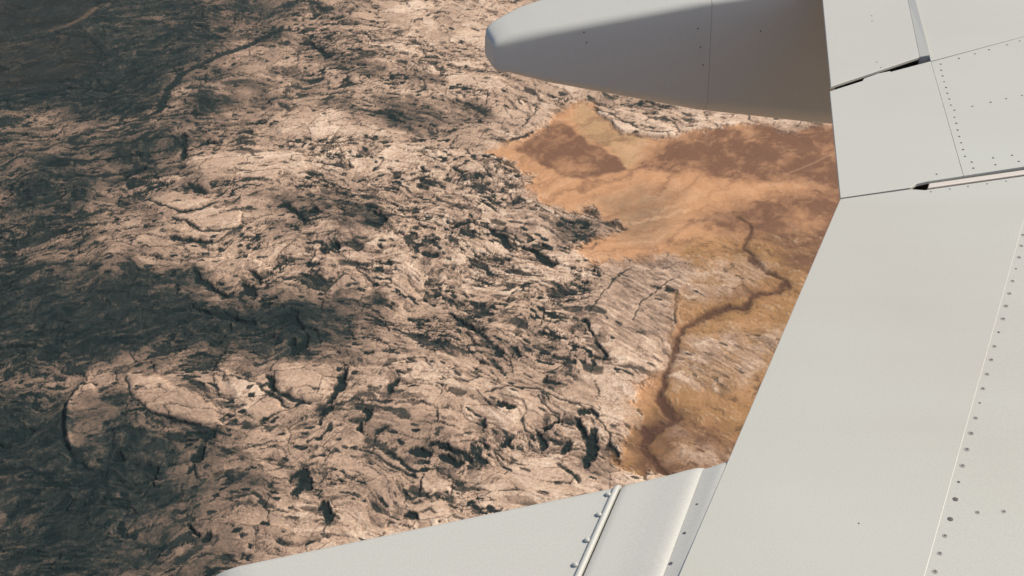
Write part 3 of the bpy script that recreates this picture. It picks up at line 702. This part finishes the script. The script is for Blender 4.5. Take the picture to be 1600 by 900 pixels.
# ---- rivets, screws and bolts: one mesh of each kind, one object for each
def stud_mesh(name, r, height, mats, rim=1.0, slot=False, n=12):
    bm = bmesh.new()
    rings = [(r, 0.0), (r * 0.92, height), (r * rim, height), (r * rim * 0.9, height * 0.35)] if rim < 1 else [(r, 0.0), (r * 0.85, height * 0.75), (r * 0.45, height)]
    vs = [[bm.verts.new((rr * math.cos(2 * math.pi * k / n), rr * math.sin(2 * math.pi * k / n), z)) for k in range(n)] for rr, z in rings]
    for j, (a, b) in enumerate(zip(vs, vs[1:])):
        for k in range(n):
            f = bm.faces.new((a[k], a[(k + 1) % n], b[(k + 1) % n], b[k]))
            f.material_index = 1 if (rim < 1 and j == 2) else 0
    f = bm.faces.new(vs[-1]); f.material_index = 1 if rim < 1 else 0
    me = bpy.data.meshes.new(name)
    bm.to_mesh(me); bm.free()
    for m in mats: me.materials.append(m)
    return me
ME_RIVET = stud_mesh('rivet', 0.0032, 0.0006, [M_RIVET])
ME_SCREW = stud_mesh('screw', 0.0062, 0.0004, [M_SOOT, M_RIVET], 0.5)
ME_DARK = stud_mesh('plug', 0.0062, 0.0008, [M_RIVET])
ME_BOLT = stud_mesh('bolt', 0.0062, 0.0060, [M_FAIR])

def stud(name, me, parent, px, py, dz=0.0003, sc=1.0):
    o = link(bpy.data.objects.new(name, me), parent)
    o.location = loc_px(px, py, dz)
    o.scale = (sc, sc, 1)
    return o

rnd = random.Random(4)
# the line of screws ahead of the flap seam
for k, (px, py) in enumerate([(1598.5, 367), (1596, 384), (1592.5, 402), (1587.5, 420), (1582.5, 439), (1577.5, 458.5), (1572, 478), (1567.5, 498), (1560.5, 519), (1554, 541), (1549, 562),
                              (1542.5, 584.5), (1536, 607), (1531, 629.5), (1524.5, 653), (1517.5, 677), (1511, 702), (1504, 727.5), (1498, 753), (1476.5, 837), (1468.5, 864.5), (1461, 893)]):
    stud('screw' if k % 5 != 3 else 'rivet', ME_SCREW if k % 5 != 3 else ME_RIVET, flap_front, px, py, -0.0006, rnd.uniform(0.85, 1.1))
for px, py in ((1493, 780), (1485, 811)): stud('plug', ME_DARK, flap_front, px, py, -0.0006)
for px, py in ((1527.5, 800.5), (1568.5, 799)): stud('screw', ME_SCREW, flap_front, px, py, -0.0006, 0.85)
for px, py in ((1342, 817.5),): stud('rivet', ME_RIVET, flap, px, py, 0.0002, 0.6)
for px, py in ((1454.5, 299.5), (1484, 295.3), (1512.5, 291.3), (1542.5, 287.2), (1572, 283)): stud('rivet', ME_RIVET, flap, px, py, 0.0002, 0.8)
for px, py in ((1463.5, 272),): stud('rivet', ME_RIVET, mid_p, px, py, 0.0002)
# the line of rivets ahead of the upper seam and the rows behind it
for px, py in ((1470, 100), (1471, 109.5), (1473, 118.5), (1475.5, 127.5), (1478.5, 136.5), (1480.5, 145.5), (1483.5, 154.5), (1486, 164), (1491.5, 172), (1491.5, 183), (1494.5, 192.5), (1496.5, 203), (1499, 213),
               (1502, 223), (1505, 233.5), (1508, 244), (1518.5, 253), (1521, 262.5), (1498.5, 91), (1523.5, 84), (1545.5, 77.5), (1573.5, 70), (1593.5, 64), (1519.5, 165.8), (1548, 159.5), (1572.5, 154), (1597, 149),
               (1552, 246.5), (1581.5, 242.5), (1555.5, 257.2), (1592, 252)):
    stud('rivet', ME_RIVET, mid_front, px, py, 0.0008, rnd.uniform(0.85, 1.1))
for px, py in ((1362, 24.5), (1362.5, 33), (1370, 97), (1376.5, 105.5)): stud('rivet', ME_RIVET, tab, px, py, -0.0008, 0.8)

def on_side(px, py):
    """Point of the outboard fairing's sloping inboard side on that line of sight."""
    x, y, z = ray(px, py)
    # side plane: plan position = SIDE_OUT - DRAFT * (top - z), top about 1.02 h below the eye
    t = (SIDE_OUT + DRAFT * 1.02 * h) / (OX * x + OY * y - DRAFT * z)
    return Vector((x * t, y * t, z * t)) - WING0
for px, py in ((912, 50), (916, 66), (1090, 44), (1094, 73), (1098, 101), (1105, 152), (1188, 48)):
    o = link(bpy.data.objects.new('screw', ME_RIVET), fair_out)
    o.location = on_side(px, py) - Vector((OX, OY, 0)) * 0.0034
    o.rotation_euler = (R(90), 0, CH)
for px, py in ((950, 773.5), (935.5, 805), (917, 845), (898.5, 883.5)):
    o = link(bpy.data.objects.new('bolt', ME_BOLT), fair_in)
    o.location = loc_px(px, py, -0.0122)
for px, py, dz in ((1108.5, 744.5, -0.0070), (1089.5, 788, -0.0070), (1070, 832.5, -0.0070), (1049, 879.5, -0.0070), (1028.5, 789, -0.0108), (993, 869, -0.0108)):
    o = link(bpy.data.objects.new('rivet', ME_RIVET), fair_in)
    o.location = loc_px(px, py, dz)

# ------------------------------------------------------------------ haze added between the aircraft and the ground
bm = bmesh.new()
bmesh.ops.create_cube(bm, size=1.0)
for v in bm.verts:
    v.co.x *= 500000.0; v.co.y *= 500000.0
    v.co.z = 6.0 if v.co.z > 0 else -H_GROUND - 60.0
hm = bpy.data.materials.new('tone_lift_haze'); hm.use_nodes = True
hn = hm.node_tree
hn.nodes.remove(hn.nodes['Principled BSDF'])
pv = hn.nodes.new('ShaderNodeVolumePrincipled')
pv.inputs['Color'].default_value = (0.74, 0.90, 0.86, 1)  # haze added to lift the dark ground tones towards teal
pv.inputs['Density'].default_value = 0.9e-5
pv.inputs['Anisotropy'].default_value = 0.2
hn.links.new(pv.outputs[0], hn.nodes['Material Output'].inputs['Volume'])
haze = mesh_obj('added_haze', bm, hm)
haze['kind'] = 'stuff'; haze['label'] = 'thin haze above the lava field, added to lift dark tones to teal'
